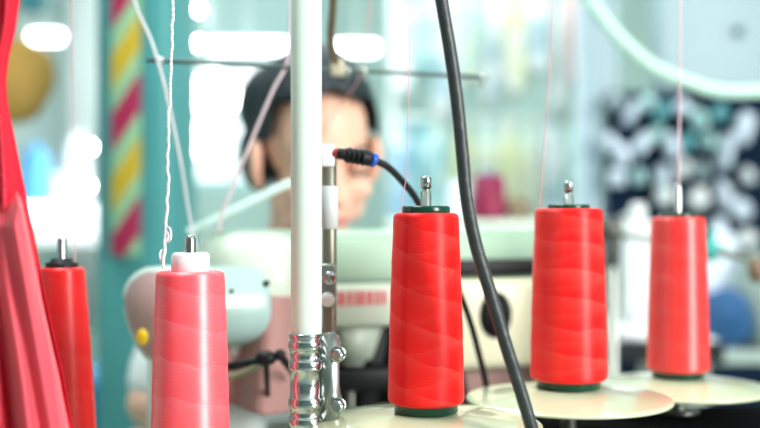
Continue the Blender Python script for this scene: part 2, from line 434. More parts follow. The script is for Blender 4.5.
# steel tension post standing just behind the pole
tp = P(329.5, 214, .965)
post = thing('tension_post', 'slim steel post with grey sleeve and white knobs just behind the white pole', 'post', (tp.x, .965, TZ))
s2 = .965 / F
def z2(py): return CZ - (py - 214) * s2 - TZ
bm = bmesh.new(); cyl(bm, (0, 0, 0), (0, 0, z2(148)), .0066, 32); build('post_tube', bm, mat('aged_steel', (.26, .25, .20), .4, .8), post)
bm = bmesh.new(); cyl(bm, (0, 0, z2(229)), (0, 0, z2(186)), .0076, 32); build('sleeve', bm, mat('sleeve_grey_white', (.62, .68, .70), .3), post)
bm = bmesh.new(); box(bm, (-.0015, 0, z2(156)), (.013, .016, .020), .002); build('top_block', bm, whitep, post)
bm = bmesh.new(); box(bm, (-.002, -.004, z2(285)), (.017, .016, .040), .003); build('knob_bracket', bm, mat('bracket_grey', (.3, .33, .3), .4, .6), post)
for py, dx in ((277, .001), (298, -.001)):
    bm = bmesh.new(); lathe([(0, 0), (.0065, 0), (.0065, .006), (.005, .0085), (0, .009)], 28, bm, Matrix.Translation((dx, -.012, z2(py))) @ Matrix.Rotation(PI / 2, 4, 'X'))
    build('knob', bm, chrome if py == 277 else whitep, post)
# sensor plug + cord running off behind the cone
pl = thing('plug_cord', 'black cord with ribbed plug and blue collar leaving the steel post', 'cord', (0, 0, 0))
bm = bmesh.new(); cyl(bm, P(337, 153.5, .96), P(347, 154.5, .96), .0052); cyl(bm, P(345, 154.5, .96), P(371, 159, .965), .0068); 
for k in range(4): cyl(bm, P(348 + k * 5, 155 + k * .9, .96), P(350 + k * 5, 155.4 + k * .9, .96), .0075)
build('plug', bm, black, pl)
bm = bmesh.new(); cyl(bm, P(333, 153, .96), P(338, 153.6, .96), .0045); build('red_tip', bm, mat('dull_red_plastic', (.35, .02, .03), .4), pl)
bm = bmesh.new(); cyl(bm, P(371, 159, .965), P(375.5, 161, .967), .0066); build('blue_collar', bm, mat('blue_plastic', (.01, .09, .5), .3), pl)
bm = bmesh.new(); tube(bm, [P(375, 160.5, .967), P(388, 167, .975), P(402, 181, .985), P(416, 199, 1.0), P(432, 232, 1.02), P(452, 275, 1.05), P(468, 315, 1.09), P(478, 350, 1.1), P(487, 390, 1.1), P(492, 440, 1.1), (.13, 1.12, TZ + .12)], .0033, 12)
build('cord', bm, black, pl)

# black hose in front
bm = bmesh.new()
D = .80
tube(bm, [Vector((.0, D, 2.99)), Vector((.01, D, 2.2)), Vector((.02, D, 1.6)), P(425, -110, D), P(434, -50, D), P(441.5, 0, D), P(450, 50, D), P(457, 100, D), P(462, 150, D), P(467, 200, D), P(476, 245, D), P(491, 295, D), P(506, 345, D), P(521, 392, D), P(534, 436, D), P(553, 500, D + .01), (.16, .84, .868 + .012), (.24, .86, .876)], .0051, 18, 10)
tag(build('black_hose', bm, blackrub), 'thick black rubber hose hanging in a long bend before the cones', 'hose')

# thread guide rod crossing behind the pole
gr = thing('guide_rod', 'thin level steel thread guide rod crossing behind the white pole', 'rod', (0, 0, 0))
a, b = P(147, 60, 1.09), P(487, 77.5, 1.235)
bm = bmesh.new(); cyl(bm, a, b, .0023, 14); build('rod', bm, mat('dark_steel', (.06, .09, .08), .4, .4), gr)
dr = (b - a)
for t_ in (.035, .40, .56, .61, .985):
    q = a + dr * t_
    bm = bmesh.new(); ell(bm, q, (.0042, .0042, .0042)); tube(bm, [q + Vector((0, 0, 0)), q + Vector((0, -.004, -.006)), q + Vector((0, 0, -.011)), q + Vector((0, .004, -.006)), q], .0009, 8)
    build('eyelet', bm, chrome, gr)
q = a + dr * .53
bm = bmesh.new(); box(bm, (q.x, q.y, q.z + .002), (.016, .014, .018), .003); build('rod_clip', bm, mat('tan_plastic', (.55, .50, .38), .5), gr)
bm = bmesh.new(); tube(bm, [q, P(331, 40, 1.15), P(333, 8, 1.13), P(336, -60, 1.1), P(336, -140, 1.08), Vector((-.045, 1.08, 2.0)), Vector((-.045, 1.08, 2.98))], .0042, 12)
build('hanger_bar', bm, mat('brown_metal', (.16, .12, .07), .5, .4), gr)

# ================================================================= THREADS
def strand(label, pts, r, m, group=None, seg=6, sub=8):
    up_ = Vector(pts[0]); bm = bmesh.new(); tube(bm, [Vector((up_.x, up_.y, 2.98)), up_ + Vector((0, 0, .5))] + list(pts), r, seg, sub)
    return tag(build('thread', bm, m), label, 'thread', group)
pinkth = mat('pink_thread', (.85, .35, .40), .6); whiteth = mat('white_yarn', (.92, .90, .93), .7, bump=.5, bump_scale=900)
strand('thin pink thread rising from the black-capped scarlet cone', [P(71, -120, 1.1), P(71.5, 0, 1.08), P(73, 110, 1.05), P(75, 262, .99), P(76, 268, .985)], .0005, pinkth)
strand('thin pink thread rising from the cone beside the black hose', [P(412, -120, .9), P(410.5, 0, .89), P(408.5, 90, .88), P(407, 165, .875), P(405, 185, .872), P(401, 207, .865), P(399.5, 213.5, .862)], .0003, pinkth)
strand('thin pink thread rising from the wide middle cone', [P(553, -120, .99), P(552.5, 0, .985), P(549, 80, .98), P(544, 150, .98), P(540, 208, .98)], .00042, pinkth)
strand('pale pink thread rising straight from the cone at the right end', [P(680, -120, 1.1), P(680, 0, 1.1), P(679.5, 120, 1.12), P(678.5, 186, 1.122)], .0010, mat('soft_pink_thread', (.90, .62, .66), .6))
# twisted white yarn with two small snarls
bm = bmesh.new()
core = smooth_path([Vector((P(175, 0, .85).x, .85, 2.98)), Vector((P(175, 0, .85).x, .85, 2.2)), P(174.5, -500, .85), P(174, -120, .85), P(173, 0, .85), P(171.3, 55, .85), P(169.5, 110, .85), P(168.3, 150, .85), P(168.3, 190, .85), P(165.8, 225, .85), P(164.6, 245, .848), P(163.2, 268, .842)], 40)
for ph in (0, PI):
    pts = []
    for i, p in enumerate(core):
        a = i * .9 + ph; w = .00062
        j = Vector((noise.noise(p * 130) * .0012, 0, 0))
        pts.append(p + j + Vector((math.cos(a) * w, math.sin(a) * w, 0)))
    tube(bm, pts, .00078, 6, 1)
tube(bm, [P(165.5, 227, .85), P(169.5, 228, .848), P(171, 234, .846), P(170, 240, .846), P(166.5, 242, .85), P(168.5, 236, .852), P(166, 230, .85)], .0009, 6, 6)
tube(bm, [P(164.5, 250, .85), P(161, 251, .848), P(160, 256, .846), P(161.5, 262, .846), P(164, 263, .85), P(162.5, 257, .85), P(164, 252, .85)], .0009, 6, 6)
tag(build('yarn', bm, whiteth), 'twisted white yarn with small snarls hanging to the white-capped cone', 'yarn')
cordm = mat('pale_cord', (.80, .78, .84), .7)
e1 = a_ = P(147, 60, 1.09) + (P(487, 77.5, 1.235) - P(147, 60, 1.09)) * .035
strand('pale cord slanting down past the teal column through the guide rod', [P(122, -60, 1.12), P(134, 0, 1.11), P(150, 38, 1.10), e1 + Vector((0, -.004, -.008)), P(170, 110, 1.10), P(181, 165, 1.12), P(189, 215, 1.15), P(196, 250, 1.18)], .0016, cordm)
strand('pinkish cord slanting down in front of the dark hair', [P(292, -60, 1.14), P(291, 0, 1.14), P(288, 58, 1.145), P(273, 90, 1.15), P(255, 132, 1.16), P(240, 168, 1.17), P(222, 215, 1.18), P(213, 252, 1.19)], .0019, mat('rosy_cord', (.78, .62, .68), .7))
strand('short pink thread crossing above the forehead', [P(376, -60, 1.2), P(371, 0, 1.2), P(362, 68, 1.2), P(352, 90, 1.22), P(338, 108, 1.24), P(318, 140, 1.27)], .0007, pinkth)

# ================================================================= HANGING RED CLOTH (left foreground)
def red_cloth():
    D = .76; bm = bmesh.new(); L = bm.loops.layers.uv.new('UVMap')
    edge = [(-160, 40), (-60, 27), (0, 19.5), (30, 15), (55, 8), (80, 4.5), (105, 6.5), (150, 14), (200, 22.5), (250, 32.5), (300, 42.5), (340, 51.5), (380, 60), (428, 69), (520, 90)]
    left = [(-160, -190), (-60, -150), (0, -110), (60, -62), (90, -50), (150, -70), (250, -130), (340, -175), (428, -215), (520, -250)]
    def interp(tab, y):
        for (a, b), (c, d) in zip(tab, tab[1:]):
            if a <= y <= c: 
                t = (y - a) / (c - a); return b + (d - b) * t
        return tab[-1][1]
    NU, NV = 170, 120; g = []
    for j in range(NV + 1):
        py = -160 + 680 * j / NV; row = []
        x1, x0 = interp(edge, py), interp(left, py)
        gat = math.exp(-((py - 85) / 120) ** 2)
        for i in range(NU + 1):
            u = i / NU; px = x0 + (x1 - x0) * u
            amp = .010 * (1 - .55 * gat)
            ph = u * 46 + .5 * math.sin(py * .011 + u * 5) + noise.noise(Vector((u * 5, py * .004, 3))) * 2.2
            w = math.sin(ph); w = math.copysign(abs(w) ** .75, w)
            w2 = math.sin(u * 17 + py * .006 + 1)
            d = D + amp * w + .012 * w2 * (1 - .4 * gat) + .0018 * noise.noise(Vector((px * .05, py * .02, 0)))
            d += .035 * (1 - u) - .012 * max(0, (py - 200) / 228) * u
            q = P(px, py, D); row.append(bm.verts.new((q.x + .002 * math.cos(ph) * (1 - u * u), d, q.z)))
        g.append(row)
    for j in range(NV):
        for i in range(NU):
            f = bm.faces.new((g[j][i], g[j][i + 1], g[j + 1][i + 1], g[j + 1][i]))
            for lp, uv in zip(f.loops, ((i, j), (i + 1, j), (i + 1, j + 1), (i, j + 1))): lp[L].uv = (uv[0] / NU, uv[1] / NV)
    m = bpy.data.materials.new('red_mesh_fabric'); m.use_nodes = True; nt = m.node_tree; b = nt.nodes['Principled BSDF']
    b.inputs['Base Color'].default_value = (.84, .010, .045, 1); b.inputs['Roughness'].default_value = .36
    b.inputs['Sheen Weight'].default_value = .55; b.inputs['Sheen Tint'].default_value = (1, .45, .5, 1); b.inputs['Sheen Roughness'].default_value = .35
    tr = nt.nodes.new('ShaderNodeBsdfTranslucent'); tr.inputs[0].default_value = (.95, .05, .09, 1)
    mix = nt.nodes.new('ShaderNodeMixShader'); mix.inputs[0].default_value = .30
    nt.links.new(b.outputs[0], mix.inputs[1]); nt.links.new(tr.outputs[0], mix.inputs[2])
    nt.links.new(mix.outputs[0], nt.nodes['Material Output'].inputs[0])
    uvn = nt.nodes.new('ShaderNodeUVMap'); s3 = nt.nodes.new('ShaderNodeSeparateXYZ'); nt.links.new(uvn.outputs[0], s3.inputs[0])
    h = nmath(nt, 'ADD', nmath(nt, 'SINE', nmath(nt, 'ADD', nmath(nt, 'MULTIPLY', s3.outputs[0], 520), nmath(nt, 'MULTIPLY', s3.outputs[1], 700))),
              nmath(nt, 'SINE', nmath(nt, 'SUBTRACT', nmath(nt, 'MULTIPLY', s3.outputs[0], 520), nmath(nt, 'MULTIPLY', s3.outputs[1], 700))))
    bp_ = nt.nodes.new('ShaderNodeBump'); bp_.inputs['Strength'].default_value = .25; bp_.inputs['Distance'].default_value = .0008
    nt.links.new(h, bp_.inputs['Height']); nt.links.new(bp_.outputs[0], b.inputs['Normal'])
    o = build('hanging_cloth', bm, m)
    md = o.modifiers.new('s', 'SOLIDIFY'); md.thickness = .0006
    tag(o, 'red satin mesh cloth hanging in folds at the left edge', 'cloth')
    # sheer single layer falling over the front in a fan of folds
    bm = bmesh.new(); NU, NV = 120, 90; g = []
    for j in range(NV + 1):
        v = j / NV; py = 165 + 290 * v; row = []
        xr = interp(edge, py) - 1.5; xl_ = -60 + 14 * v
        for i in range(NU + 1):
            u = i / NU; px = xl_ + (xr - xl_) * u
            ph = u * 27 + 1.5 * noise.noise(Vector((u * 6, v * 1.2, 7)))
            w = math.sin(ph); w = math.copysign(abs(w) ** .7, w)
            tuck = .085 * max(0, 1 - v / (.10 + .34 * (1 - u) + .05 * math.sin(u * 9)))
            d =   .725 + .0055 * w * min(1, v * 2.5) + .006 * math.sin(u * 13 + 2 * v) + tuck + .02 * (1 - u) + .028 * max(0, u - .96) / .04
            row.append(bm.verts.new(P(px, py, d)))
        g.append(row)
    for j in range(NV):
        for i in range(NU): bm.faces.new((g[j][i], g[j][i + 1], g[j + 1][i + 1], g[j + 1][i]))
    m2 = m.copy(); m2.name = 'sheer_coral_fabric'; b2 = m2.node_tree.nodes['Principled BSDF']
    b2.inputs['Base Color'].default_value = (1., .12, .17, 1); b2.inputs['Normal'].links and m2.node_tree.links.remove(b2.inputs['Normal'].links[0])
    b2.inputs['Sheen Weight'].default_value = .9; b2.inputs['Roughness'].default_value = .3
    f = build('front_fold', bm, m2, o); f.modifiers.new('s', 'SOLIDIFY').thickness = .0005
    f['label'] = 'paler sheer coral fold'
red_cloth()
# the rail it hangs from, above the picture
rl = thing('cloth_rail', 'steel hanging rail above the red cloth', 'rail', (0, 0, 0))
zt = P(0, -160, .76).z
bm = bmesh.new(); cyl(bm, (-.50, .785, zt + .004), (-.20, .785, zt + .004), .006); build('rail_bar', bm, steel, rl)
bm = bmesh.new(); cyl(bm, (-.497, .785, TZ), (-.497, .785, zt + .004), .008); build('rail_upright', bm, steel, rl)

# ================================================================= SEWING MACHINE
sm = thing('sewing_machine', 'cream and mint industrial sewing machine with red lettering along its arm', 'sewing machine', (0, 0, 0))
# long arm: runs away to the right, so the far end is deeper
ang = math.radians(20)
A0 = P(200, 240, 1.16)
def arm_pt(t, dy, z): # t metres along the arm from its left end
    return Vector((A0.x + t * math.cos(ang) - dy * math.sin(ang), 1.16 + t * math.sin(ang) + dy * math.cos(ang), z))
ax = Matrix.Translation((A0.x, 1.16, 0)) @ Matrix.Rotation(ang, 4, 'Z')
def arm_obj(name, bm, m, smooth=True):
    bmesh.ops.transform(bm, matrix=ax, verts=bm.verts); return build(name, bm, m, sm, smooth)
zt = CZ - .019
bm = extrude_x([(0, zt - .085), (0, zt - .008), (.012, zt), (.10, zt), (.11, zt - .01), (.11, zt - .085)], .02, .50, .004)
arm_obj('arm', bm, mint)
bm = bmesh.new(); box(bm, (.16, -.004, zt - .060), (.28, .01, .005), .001); arm_obj('arm_seam', bm, mat('dark_green_line', (.10, .16, .12), .5))
bm = bmesh.new(); box(bm, (.385, -.008, zt - .045), (.23, .022, .019), .004); arm_obj('belt_channel', bm, black)
# rounded shoulder / head at the left
bm = bmesh.new(); box(bm, (.062, .035, zt - .064), (.115, .15, .125), .040, seg=6); arm_obj('head_housing', bm, cream)
# lower plate with slits of red lettering strokes
bm = bmesh.new(); box(bm, (.19, -.008, zt - .086), (.17, .02, .05), .006); arm_obj('name_panel', bm, mat('panel_greygreen', (.50, .56, .46), .4))
bm = bmesh.new()
random.seed(4)
x = .150
for k in range(8):
    w = random.choice((.0045, .0055, .004))
    box(bm, (x, -.0186, zt - .077), (w, .0012, .016)); x += w + .0035
arm_obj('lettering', bm, mat('lettering_red', (.62, .03, .07), .5), False)
# tapering nose under the panel
n = bmesh.new()
top = [(.150, -.012), (.215, -.012), (.215, .06), (.150, .06)]; bot = [(.160, -.006), (.198, -.006), (.198, .04), (.160, .04)]
A = [n.verts.new((x, y, zt - .105)) for x, y in top]; B = [n.verts.new((x, y, zt - .158)) for x, y in bot]
n.faces.new(A); n.faces.new(B[::-1])
for i in range(4): n.faces.new((A[i], A[(i + 1) % 4], B[(i + 1) % 4], B[i]))
bmesh.ops.bevel(n, geom=n.edges[:], offset=.008, segments=3, affect='EDGES')
arm_obj('needle_head', n, cream)
bm = bmesh.new(); cyl(bm, (.18, .015, zt - .24), (.18, .015, zt - .18), .004); box(bm, (.18, .012, zt - .245), (.03, .02, .006), .002); arm_obj('needle_bar', bm, steel)
bm = bmesh.new(); box(bm, (.18, .01, zt - .172), (.12, .04, .026), .006); box(bm, (.219, .045, zt - .15), (.022, .03, .15), .004, Matrix.Rotation(math.radians(12), 3, 'Y')); box(bm, (.18, .11, zt - .15), (.20, .02, .15), .004)  # last box is a dark backing added for the shade behind the nose
arm_obj('frame_and_shade_panel', bm, black)
bm = bmesh.new(); box(bm, (.25, .05, TZ + .032), (.52, .16, .064), .008); arm_obj('machine_bed', bm, mat('bed_greygreen', (.48, .55, .45), .4))
# upright with belt guard and its dark oval opening
bm = bmesh.new(); box(bm, (.36, .035, (zt - .09 + TZ + .03) / 2), (.13, .12, zt - .09 - TZ - .03), .012); arm_obj('upright', bm, mat('upright_rosewood', (.34, .20, .17), .5))
bm = bmesh.new(); box(bm, (.365, -.035, zt - .11), (.18, .03, .105), .012); arm_obj('belt_guard', bm, mat('guard_cream', (.70, .70, .50), .4))
bm = bmesh.new(); lathe([(0, 0), (.020, 0), (.020, .002), (0, .0022)], 40, bm, Matrix.Translation((.335, -.0505, zt - .098)) @ Matrix.Scale(1.35, 4, (0, 0, 1)) @ Matrix.Rotation(PI / 2, 4, 'X'))
arm_obj('guard_opening', bm, black)
bm = bmesh.new(); box(bm, (.30, -.02, zt - .16), (.012, .012, .17), .002, Matrix.Rotation(math.radians(-12), 3, 'Y')); box(bm, (.285, -.015, zt - .12), (.012, .012, .14), .002, Matrix.Rotation(math.radians(-8), 3, 'Y')); arm_obj('linkage_rod', bm, black)

# motor drum left of centre, ribbed
D = 1.12
c0, c1 = P(196, 308, D), P(262, 303, D + .04)
d = c1 - c0; L_ = d.length; prof = [(0, 0)]
for k in range(0, 33):
    s_ = k / 32; r = .042 * (1 if s_ < .8 else math.sqrt(max(.05, 1 - ((s_ - .8) / .22) ** 2))) + (.0016 if k % 2 else 0)
    prof.append((r, s_ * L_))
prof.append((0, L_ + .001))
bm = bmesh.new(); lathe(prof, 48, bm, Matrix.Translation(c0) @ Vector((0, 0, 1)).rotation_difference(d).to_matrix().to_4x4())
build('handwheel_drum', bm, mat('drum_pale_teal', (.40, .58, .55), .3, coat=.3), sm)
for px, py, D_, r_ in ((232, 291, 1.082, .0022), (267, 283, 1.125, .0034)):
    bm = bmesh.new(); q = P(px, py, D_); lathe([(0, 0), (r_, 0), (r_, .006), (0, .007)], 20, bm, Matrix.Translation(q) @ Matrix.Rotation(PI / 2, 4, 'X')); build('screw', bm, black, sm)
# end cover: white shell with pinkish brown end plate
def teardrop(cx, cz, sc_, n=40):
    out = []
    for i in range(n):
        a = 2 * PI * i / n; r = 1.0
        x = math.cos(a); z = math.sin(a)
        z2_ = z * (1.0 if z > 0 else 1.85); x2_ = x * (1 - .15 * max(0, -z)) + (.14 * max(0, -z) ** 1.2)
        out.append((cx + x2_ * sc_, cz + z2_ * sc_))
    return out
def prism_between(bm, ringA, ringB):
    A = [bm.verts.new(p) for p in ringA]; B = [bm.verts.new(p) for p in ringB]; k = len(A)
    bm.faces.new(A[::-1]); bm.faces.new(B)
    for i in range(k): bm.faces.new((A[i], A[(i + 1) % k], B[(i + 1) % k], B[i]))
s3 = 1.14 / F
c = P(154, 302, 1.10)
ring = teardrop(0, 0, .037)
bm = bmesh.new()
shell = bmesh.new()
prism_between(shell, [(c.x + x, 1.102 - x * .35, c.z + z) for x, z in ring], [(c.x + .075 + x * .95, 1.21 - x * .3, c.z + .003 + z * .9) for x, z in ring])
bmesh.ops.bevel(shell, geom=[e for e in shell.edges if len(e.link_faces) == 2 and max(len(f.verts) for f in e.link_faces) > 5], offset=.004, segments=3, affect='EDGES')
build('end_cover', shell, mat('shell_white_mint', (.66, .80, .74), .35, coat=.3), sm)
prism_between(bm, [(c.x + x * .9, 1.098 - x * .35, c.z - .001 + z * .88) for x, z in ring], [(c.x + x * .9, 1.104 - x * .35, c.z - .001 + z * .88) for x, z in ring])
build('end_plate', bm, mat('plate_rosebrown', (.50, .33, .32), .32, noise_amt=.05), sm)
bm = bmesh.new(); q = P(142.5, 337, 1.083); lathe([(0, 0), (.0062, 0), (.0062, .0012), (0, .0014)], 24, bm, Matrix.Translation(q) @ Matrix.Rotation(PI / 2, 4, 'X') @ Matrix.Scale(1.35, 4, (0, 1, 0))); build('yellow_sticker', bm, mat('sticker_yellow', (.90, .62, .01), .4), sm)
# neck that carries the end cover down to the bed
bm = bmesh.new(); box(bm, (P(205, 0, 1.17).x, 1.19, .90), (.13, .07, .17), .02); build('column_foot', bm, mat('foot_white', (.75, .82, .80), .4), sm)
bm = bmesh.new(); box(bm, (P(165, 0, 1.17).x, 1.17, TZ + .04), (.09, .05, .08), .006); build('wooden_block', bm, mat('block_brown', (.26, .13, .06), .5), sm)
# presser lever with black joint
bm = bmesh.new(); cyl(bm, P(222, 368, 1.05), P(272, 357, 1.05), .0042); ell(bm, P(266, 358, 1.05), (.011, .009, .008)); ell(bm, P(280, 355, 1.05), (.006, .006, .006)); cyl(bm, P(266, 360, 1.05), P(268, 400, 1.12), .003); cyl(bm, P(280, 355, 1.05), P(295, 375, 1.12), .004)
build('lever', bm, black, sm)
bm = bmesh.new(); tube(bm, [P(222, 380, 1.06), P(245, 372, 1.06), P(262, 364, 1.06)], .003, 10); build('lever_spring', bm, mat('olive_metal', (.30, .32, .2), .4, .6), sm)
# slanting pale thread lever above the head
bm = bmesh.new(); p0, p1 = P(186, 232, 1.2), P(292, 182, 1.22); box(bm, (p0 + p1) / 2, ((p1 - p0).length, .008, .009), .002, Matrix.Rotation(-math.atan2(-(p1.z - p0.z), p1.x - p0.x) * -1, 3, 'Y')); build('take_up_arm', bm, mat('arm_mint_white', (.62, .84, .78), .35), sm)

# rosy cloth being sewn, standing in a fold behind the lever
bm = bmesh.new(); NU, NV = 50, 36; g = []
for j in range(NV + 1):
    v = j / NV; row = []
    for i in range(NU + 1):
        u = i / NU
        px = 214 + 92 * u; q = P(px, 312 + 118 * v, 1.10)
        row.append(bm.verts.new((q.x, 1.125 + .020 * math.sin(u * 8 + .6 * v) + .03 * (1 - v), max(TZ + .003, q.z + .02 - .010 * u))))
    g.append(row)
for j in range(NV):
    for i in range(NU): bm.faces.new((g[j][i], g[j][i + 1], g[j + 1][i + 1], g[j + 1][i]))
o = build('rosy_cloth', bm, mat('rosy_fabric', (.38, .20, .18), .7, sheen=.3)); o.modifiers.new('s', 'SOLIDIFY').thickness = .002
tag(o, 'dull rose cloth draped over the machine below the drum', 'cloth')

# ================================================================= THE WORKER
skin = mat('skin', (.92, .54, .40), .45, subs=.15, noise_amt=.05)
hairm = mat('black_hair', (.006, .013, .021), .5, bump=.6, bump_scale=220)
blouse = mat('white_blouse', (.86, .88, .92), .7)
per = thing('person', 'woman with tied-back dark hair in a white blouse bent over the machine', 'person', (P(318, 0, 1.52).x, 1.52, 0))
hz = P(0, 150, 1.52).z
yaw, pitch, roll = math.radians(21), math.radians(18), math.radians(-4)
HM = Matrix.Translation((-.002, 0, hz - .004)) @ Matrix.Scale(1.12, 4) @ Matrix.Rotation(yaw, 4, 'Z') @ Matrix.Rotation(pitch, 4, 'X') @ Matrix.Rotation(roll, 4, 'Y')
def H_(v): return HM @ Vector(v)
R3 = HM.to_3x3().normalized()
bm = bmesh.new()
def hell(c, s, rot=None, sub=3): ell(bm, H_(c), s, R3 if rot is None else R3 @ rot, sub)
hell((0, .012, .028), (.074, .095, .088))             # cranium
hell((0, -.022, -.035), (.060, .066, .080))           # face
hell((0, -.045, -.088), (.030, .030, .026))           # chin
hell((-.042, -.010, -.062), (.022, .04, .035)); hell((.042, -.010, -.062), (.022, .04, .035))   # jaw
hell((-.036, -.060, -.032), (.022, .018, .020)); hell((.036, -.060, -.032), (.022, .018, .020)) # cheeks
hell((0, -.078, .022), (.046, .014, .012))            # brow
capsule(bm, H_((0, -.082, .008)), H_((0, -.101, -.034)), .007, .011); hell((-.010, -.090, -.037), (.008, .009, .007)); hell((.010, -.090, -.037), (.008, .009, .007))
hell((0, -.086, -.058), (.020, .008, .0055)); hell((0, -.083, -.067), (.018, .009, .006))  # lips
for sx in (-1, 1):
    hell((sx * .079, .004, -.010), (.010, .021, .035), Matrix.Rotation(sx * .25, 3, 'Z')); hell((sx * .076, -.002, -.034), (.007, .010, .012))
# neck + torso + arms + legs
nb = Vector((-.035, .10, hz - .17))
capsule(bm, H_((0, .02, -.05)), nb, .052, .056)
chest = Vector((-.03, .17, .86)); hip = Vector((-.02, .24, .54))
capsule(bm, nb + Vector((0, .02, -.05)), chest, .085, .115); capsule(bm, chest, hip, .120, .135)
shl, shr = Vector((-.20, .10, .935)), Vector((.145, .14, .935))
capsule(bm, nb + Vector((0, .02, -.03)), shl, .055, .048); capsule(bm, nb + Vector((0, .02, -.03)), shr, .055, .048)
ell(bm, chest + Vector((0, .0, .02)), (.165, .10, .12))
ell(bm, hip, (.17, .14, .12))
hands = []
for sh, el, wr in ((shl, Vector((-.25, .04, .80)), Vector((-.13, -.01, .805))), (shr, Vector((.27, .12, .81)), Vector((.15, .08, .812)))):
    capsule(bm, sh, el, .046, .036); capsule(bm, el, wr, .036, .024)
    dr_ = Vector((0.1 if wr.x < 0 else -.1, -1, 0)).normalized(); sd = Vector((-dr_.y, dr_.x, 0))
    pc_ = wr + dr_ * .045; ell(bm, pc_, (.040, .045, .014), sub=3)
    for k, ln in enumerate((.062, .072, .066, .050)):
        r0 = pc_ + dr_ * .030 + sd * (-.028 + k * .0185); m1 = r0 + dr_ * ln * .55 + Vector((0, 0, .010)); e_ = m1 + dr_ * ln * .45 + Vector((0, 0, -.016))
        capsule(bm, r0, m1, .0092, .0085, 4); capsule(bm, m1, e_, .0085, .007, 4)
    s_ = 1 if wr.x < 0 else -1
    t0 = wr + dr_ * .02 - sd * -s_ * .028 * -1; t1 = t0 + dr_ * .03 + sd * s_ * .022; t2 = t1 + dr_ * .028
    capsule(bm, t0, t1, .012, .010, 4); capsule(bm, t1, t2, .010, .008, 4)
for sx in (-1, 1):
    kn = hip + Vector((sx * .11, -.40, -.02)); an = Vector((kn.x, kn.y + .02, .09))
    capsule(bm, hip + Vector((sx * .085, 0, 0)), kn, .078, .058); capsule(bm, kn, an, .055, .036)
    capsule(bm, an + Vector((0, .02, -.045)), an + Vector((0, -.16, -.055)), .038, .028)
body = build('body', bm, skin, per)
rm = body.modifiers.new('r', 'REMESH'); rm.mode = 'VOXEL'; rm.voxel_size = .0042; rm.use_smooth_shade = True
sm_ = body.modifiers.new('s', 'SMOOTH'); sm_.iterations = 4; sm_.factor = .5
# hair
n = bmesh.new(); bmesh.ops.create_icosphere(n, subdivisions=5, radius=1)
bmesh.ops.scale(n, vec=(.081, .106, .103), verts=n.verts); bmesh.ops.translate(n, vec=(0, .018, .034), verts=n.verts)
kill = []
for f in n.faces:
    c_ = f.calc_center_median(); a = abs(c_.x)
    front = c_.y < -.028 and c_.z < .098 - a * .35          # forehead and face
    side = c_.y < .030 and c_.z < .026 and a > .03
    low = c_.z < -.030 and c_.y < .045
    if front or side or low: kill.append(f)
bmesh.ops.delete(n, geom=kill, context='FACES')
for v in n.verts: v.co += v.co.normalized() * .003 * noise.noise(v.co * 30)
h1 = bmesh.new(); merge(h1, n)
ell(h1, (0, .122, -.028), (.040, .034, .042), sub=4)
ell(h1, (-.043, .050, .048), (.046, .060, .056), sub=4)
ell(h1, (-.058, .075, -.020), (.026, .030, .050), sub=4)
capsule(h1, (0, .118, -.04), (-.015, .120, -.10), .024, .012)
bmesh.ops.transform(h1, matrix=HM, verts=h1.verts)
hr = build('hair', h1, hairm, per); md = hr.modifiers.new('s', 'SOLIDIFY'); md.thickness = .006; md.offset = -1
for sx in (-1, 1):
    bm = bmesh.new(); ell(bm, H_((sx * .031, -.0745, .001)), (.0145, .0105, .0095), R3); e = build('eyelid', bm, mat('lid_skin', (.70, .36, .27), .5), per)
    bm = bmesh.new(); tube(bm, [H_((sx * .018, -.0845, -.003)), H_((sx * .031, -.0885, -.007)), H_((sx * .044, -.0815, -.003))], .0018, 8); build('eyelash', bm, hairm, e)
    bm = bmesh.new(); tube(bm, [H_((sx * .014, -.088, .022)), H_((sx * .032, -.086, .028)), H_((sx * .050, -.072, .020))], .0028, 8); build('eyebrow', bm, hairm, per)
bm = bmesh.new(); ell(bm, H_((0, -.0885, -.0625)), (.019, .0055, .0075), R3); build('lips', bm, mat('lips_rose', (.62, .18, .17), .4), per)
# blouse
bm = bmesh.new()
capsule(bm, nb + Vector((0, .025, -.06)), chest, .098, .128); capsule(bm, chest, hip, .132, .150)
capsule(bm, nb + Vector((-.03, .02, -.045)), shl, .062, .058); capsule(bm, nb + Vector((.03, .02, -.045)), shr, .062, .058)
ell(bm, chest + Vector((0, .0, .02)), (.178, .112, .13)); ell(bm, hip, (.182, .152, .13))
for sh, el in ((shl, Vector((-.25, .04, .80))), (shr, Vector((.27, .12, .81)))):
    capsule(bm, sh, sh.lerp(el, .75), .060, .052)
bl = build('blouse', bm, blouse, per)
rm = bl.modifiers.new('r', 'REMESH'); rm.mode = 'VOXEL'; rm.voxel_size = .006; rm.use_smooth_shade = True
sm_ = bl.modifiers.new('s', 'SMOOTH'); sm_.iterations = 6
bm = bmesh.new(); tube(bm, [nb + Vector((.055 * math.cos(a), .005 + .055 * math.sin(a), -.005 + .012 * math.sin(a))) for a in [2 * PI * k / 16 for k in range(17)]], .014, 10, 2); build('collar', bm, blouse, per)
